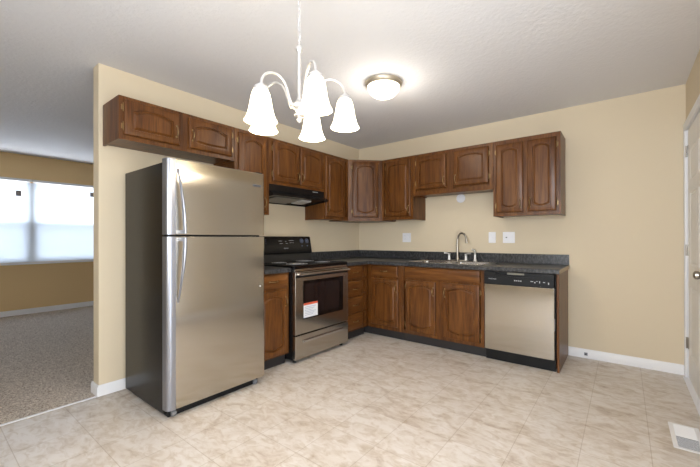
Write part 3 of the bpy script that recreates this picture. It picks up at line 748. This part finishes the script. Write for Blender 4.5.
# ---------------------------------------------------------------- dishwasher
dwv = thing('dishwasher', 'stainless dishwasher with black control panel between sink cabinet and end panel', 'dishwasher', (1.996, 0, 0))
DW = 0.603
B(0.004, DW-0.006, -0.02, -0.565, 0.02, 0.84).build('tub', BLACKM, dwv)
B(0.006, DW-0.010, -0.5655, -0.620, 0.108, 0.722).build('door', STEEL, dwv, 0.004)
cp = MB()
cp.box(0.006, DW-0.010, -0.5655, -0.632, 0.724, 0.790); cp.box(0.006, 0.10, -0.5655, -0.632, 0.790, 0.842); cp.box(DW-0.10, DW-0.010, -0.5655, -0.632, 0.790, 0.842)
cp.box(0.10, DW-0.10, -0.5655, -0.612, 0.790, 0.842); cp.box(0.10, DW-0.10, -0.612, -0.632, 0.832, 0.842)
cpo = cp.build('control_panel', BLACKM, dwv, 0.0015)
pts = [(0.10, 0.832)]+[(0.10+(DW-0.2)*k/12, 0.832-0.030*math.sin(PI*k/12)) for k in range(1, 12)]+[(DW-0.10, 0.832)]
MB().prism([(0.10, 0.7905)]+[(0.10+(DW-0.2)*k/14, 0.824-0.026*math.sin(PI*k/14)) for k in range(15)]+[(DW-0.10, 0.7905)], 'y', -0.6125, -0.6318).build('pocket_lip', BLACKM, cpo)
B(0.215, 0.36, -0.6325, -0.637, 0.820, 0.838).build('latch_handle', mat('grey_plastic', srgb(120, 118, 108), 0.4), cpo, 0.003)
text('lettering', 'FRIGIDAIRE', 0.014, PRINT, cpo, (0.083, -0.6326, 0.772), (PI/2, 0, 0))
mk = MB()
for x in (0.275, 0.292, 0.309, 0.326): mk.box(x, x+0.010, -0.6321, -0.6327, 0.764, 0.772)
for x, z, w_, h_ in ((0.41, 0.768, 0.022, 0.006), (0.44, 0.758, 0.010, 0.010), (0.48, 0.760, 0.006, 0.018), (0.51, 0.766, 0.016, 0.006), (0.548, 0.752, 0.008, 0.018), (0.455, 0.772, 0.012, 0.004)): mk.box(x, x+w_, -0.6321, -0.6327, z, z+h_)
mk.build('printed_marks', PRINT, cpo)
B(0.004, DW-0.006, -0.5655, -0.570, 0.0008, 0.105).build('toe_panel', BLACKM, dwv)
B(DW-0.0092, DW-0.0085, -0.598, -0.618, 0.36, 0.46).build('paper_sticker', PAPER, dwv)

# ---------------------------------------------------------------- wall plates, floor register
def plate(name, label, cat, x0, x1, z0, z1, kind):
    t = thing(name, label, cat, ((x0+x1)/2, -0.0006, (z0+z1)/2))
    w, h = x1-x0, z1-z0
    B(-w/2, w/2, 0, -0.006, -h/2, h/2).build('cover_plate', PLATE, t, 0.0025)
    for i, kd in enumerate(kind):
        cx = (i-(len(kind)-1)/2)*0.046
        if kd == 'o':
            for z in (-0.021, 0.021):
                o = B(cx-0.016, cx+0.016, -0.0062, -0.0078, z-0.014, z+0.014).build('receptacle', PLATE, t, 0.001)
                mb = MB(); mb.box(cx-0.0075, cx-0.0055, -0.0079, -0.0081, z-0.003, z+0.007); mb.box(cx+0.0055, cx+0.0075, -0.0079, -0.0081, z-0.003, z+0.007); mb.build('slot', PLATED, o)
        elif kd == 's':
            B(cx-0.005, cx+0.005, -0.0062, -0.0150, -0.004, 0.012).build('toggle', PLATE, t, 0.002)
        elif kd == 'g':
            o = B(cx-0.016, cx+0.016, -0.0062, -0.0078, -0.033, 0.033).build('receptacle', PLATE, t, 0.001)
            B(cx-0.008, cx+0.008, -0.0079, -0.0088, -0.006, 0.006).build('test_button', PLATED, o)
plate('outlet_plate', 'wide white outlet and switch plate on the back wall left of the sink', 'outlet', 0.732, 0.856, 1.102, 1.220, 'os')
plate('switch_plate', 'narrow white single switch plate right of the faucet', 'switch', 1.850, 1.927, 1.099, 1.220, 's')
plate('outlet_plate', 'wide white outlet and switch plate beside the narrow switch plate, above the dishwasher', 'outlet', 2.003, 2.127, 1.099, 1.219, 'gs')
rc = thing('round_cover', 'round white cover on the wall above the faucet, under the wall cabinet', 'wall cover', (1.527, -0.0006, 1.622))
MB().lathe([(0.053, 0), (0.053, -0.006), (0.048, -0.012), (0.0, -0.014)], (0, 0, 0), 'y', 36, False).build('cover_disc', PLATE, rc)
MB().lathe([(0.012, -0.0135), (0.012, -0.017), (0.0, -0.0175)], (0, 0, 0), 'y', 20, False).build('centre_boss', PLATE, rc)
cj = thing('cable_jack', 'tiny dark cable jack set in the back baseboard', 'cable jack', (2.768, -BT-0.0008, 0.040))
B(-0.014, 0.014, 0, -0.002, -0.014, 0.014).build('jack_plate', PLATED, cj, 0.0008)
MB().lathe([(0.005, -0.002), (0.005, -0.010)], (0, 0, 0), 'y', 12).build('jack_pin', BLACKM, cj)
vr = thing('floor_register', 'white louvred heating register in the floor near the right wall', 'floor vent', (3.278, -1.388, 0.0005))
VW, VL = 0.140, 0.326
mb = MB()
for (x0, x1, y0, y1) in ((0, 0.022, 0, VL), (VW-0.022, VW, 0, VL), (0.022, VW-0.022, 0, 0.020), (0.022, VW-0.022, VL-0.020, VL)): mb.box(x0, x1, y0, y1, 0, 0.005)
mb.build('register_frame', WHITE, vr, 0.002)
B(0.022, VW-0.022, 0.020, VL-0.020, 0.0, 0.001).build('damper', mat('grey_damper', srgb(112, 114, 120), 0.5), vr)
mb = MB()
for k in range(23):
    y = 0.155+k*0.0068
    mb.add([(0.022, y, 0.0015), (0.022, y+0.0050, 0.0048), (VW-0.022, y+0.0050, 0.0048), (VW-0.022, y, 0.0015), (0.022, y+0.0008, 0.0012), (0.022, y+0.0058, 0.0045), (VW-0.022, y+0.0058, 0.0045), (VW-0.022, y+0.0008, 0.0012)],
           [(0,1,2,3),(7,6,5,4),(0,4,5,1),(3,2,6,7),(1,5,6,2),(0,3,7,4)])
mb.build('louvres', WHITE, vr, smooth=0)
mb = MB()
for k in range(11):
    y = 0.024+k*0.0118
    mb.box(0.022, VW-0.022, y, y+0.0012, 0.0012, 0.0030)
mb.build('louvres', WHITE, vr, smooth=0)

# ---------------------------------------------------------------- ceiling dome light
dl = thing('ceiling_light', 'flush-mounted frosted dome light with a pewter ring on the ceiling', 'ceiling light', (1.478, -1.553, H-0.0006))
MB().lathe([(0.0, 0), (0.150, 0), (0.157, -0.006), (0.156, -0.014), (0.150, -0.026), (0.142, -0.036), (0.136, -0.038), (0.134, -0.030), (0.0, -0.028)], n=48, cap=False).build('ring', PEWTER, dl)
MB().lathe([(0.137, -0.034), (0.134, -0.052), (0.120, -0.078), (0.094, -0.104), (0.058, -0.121), (0.02, -0.128), (0.0, -0.129)], n=48, cap=False).build('glass_dome', DOMEM, dl)
MB().lathe([(0.0, -0.128), (0.009, -0.129), (0.010, -0.137), (0.004, -0.144), (0.0, -0.145)], n=16, cap=False).build('finial', NICKEL, dl)
point('dome_bulb_light', (0, 0, -0.20), DOME_W, WARM, 0.08, dl)

# ---------------------------------------------------------------- chandelier
KK = 0.55
rv = Vector((math.cos(yaw), math.sin(yaw), 0)); dv = Vector((-math.sin(yaw), math.cos(yaw), 0)); cp0 = Vector((3.0642, -3.9123, 0))
CC = cp0 + rv*(-0.605*KK) + dv*(3.15*KK)
ch = thing('chandelier', 'five-arm nickel chandelier with lit bell-shaped frosted glass shades', 'chandelier', (CC.x, CC.y, 0.022))
MB().lathe([(0.0, H-0.0226), (0.062, H-0.0226), (0.060, H-0.034), (0.030, H-0.050), (0.008, H-0.056), (0.0, H-0.056)], n=32, cap=False).build('canopy', NICKELB, ch)
mb = MB(); z = H-0.056; k = 0
while z > 2.125:
    a = (PI/2)*(k % 2); pts = []
    for j in range(14):
        t = 2*PI*j/14; x = 0.009*math.cos(t); zz = 0.017*math.sin(t)
        pts.append((x*math.cos(a), x*math.sin(a), z-0.015+zz))
    mb.tube(pts, 0.0022, 6, True); z -= 0.0265; k += 1
mb.build('chain', NICKELB, ch)
mb = MB().tube([(0.004*math.sin(i*0.8), 0.004*math.cos(i*0.8), 2.385-i*0.014) for i in range(20)], 0.0022, 6); mb.build('lamp_wire', PLATE, ch)
MB().lathe([(0.0, 2.125), (0.006, 2.125), (0.007, 2.108), (0.014, 2.100), (0.019, 2.090), (0.019, 2.078), (0.012, 2.068), (0.0095, 2.060), (0.0095, 1.84), (0.013, 1.832), (0.013, 1.825), (0.0, 1.825)], n=24, cap=False).build('stem', NICKELB, ch)
MB().lathe([(0.0, 1.825), (0.014, 1.825), (0.030, 1.812), (0.040, 1.800), (0.038, 1.786), (0.022, 1.776), (0.016, 1.762), (0.026, 1.754), (0.026, 1.746), (0.012, 1.738), (0.0, 1.738)], n=32, cap=False).build('hub', NICKELB, ch)
MB().lathe([(0.0, 1.738), (0.010, 1.737), (0.014, 1.728), (0.009, 1.718), (0.004, 1.712), (0.0, 1.711)], n=20, cap=False).build('finial', NICKELB, ch)
RS = 0.42*KK
base_a = math.atan2(0.0, 1.0)
for i in range(5):
    t = 2*PI*i/5+math.radians(11)
    dr_ = (rv*math.cos(t)+dv*math.sin(t))
    kr, kz = (0.93, -0.034) if i == 3 else (1.0, 0.0)
    P = lambda rr_, z_: (dr_.x*rr_*kr, dr_.y*rr_*kr, z_+kz*min(1.0, max(0.0, (rr_-0.04)/0.12)))
    ctrl = [(0.034, 1.795), (0.050, 1.800), (0.066, 1.835), (0.085, 1.885), (0.110, 1.922), (0.140, 1.942), (0.168, 1.945), (0.200, 1.932), (0.222, 1.905), (RS, 1.872)]
    pts = []
    for a in range(len(ctrl)-1):
        p0 = ctrl[max(a-1, 0)]; p1 = ctrl[a]; p2 = ctrl[a+1]; p3 = ctrl[min(a+2, len(ctrl)-1)]
        for s_ in range(4):
            u = s_/4
            q = [0.5*((2*p1[j])+(-p0[j]+p2[j])*u+(2*p0[j]-5*p1[j]+4*p2[j]-p3[j])*u*u+(-p0[j]+3*p1[j]-3*p2[j]+p3[j])*u**3) for j in (0, 1)]
            pts.append(P(*q))
    pts.append(P(RS, 1.868))
    arm = MB().tube(pts, 0.0062, 10).build('arm', NICKELB, ch)
    c0 = P(RS, 0)
    c0 = (c0[0], c0[1], kz)
    MB().lathe([(0.0, 1.876), (0.012, 1.876), (0.016, 1.868), (0.030, 1.862), (0.033, 1.852), (0.033, 1.838), (0.030, 1.838), (0.0, 1.840)], c0, n=24, cap=False).build('shade_holder', NICKELB, arm)
    prof = [(0.029, 1.852), (0.034, 1.843), (0.041, 1.826), (0.046, 1.803), (0.050, 1.778), (0.055, 1.752), (0.061, 1.730), (0.068, 1.713), (0.075, 1.702),
            (0.073, 1.701), (0.066, 1.711), (0.059, 1.728), (0.053, 1.750), (0.048, 1.777), (0.044, 1.802), (0.038, 1.824), (0.030, 1.837)]
    prof = [(a, b+0.0) for a, b in prof]
    MB().lathe(prof, c0, n=36, cap=False).build('lamp_shade', SHADEM, arm)
    point('bulb_light', P(RS, 1.715), BULB_W, WARM, 0.045, ch)
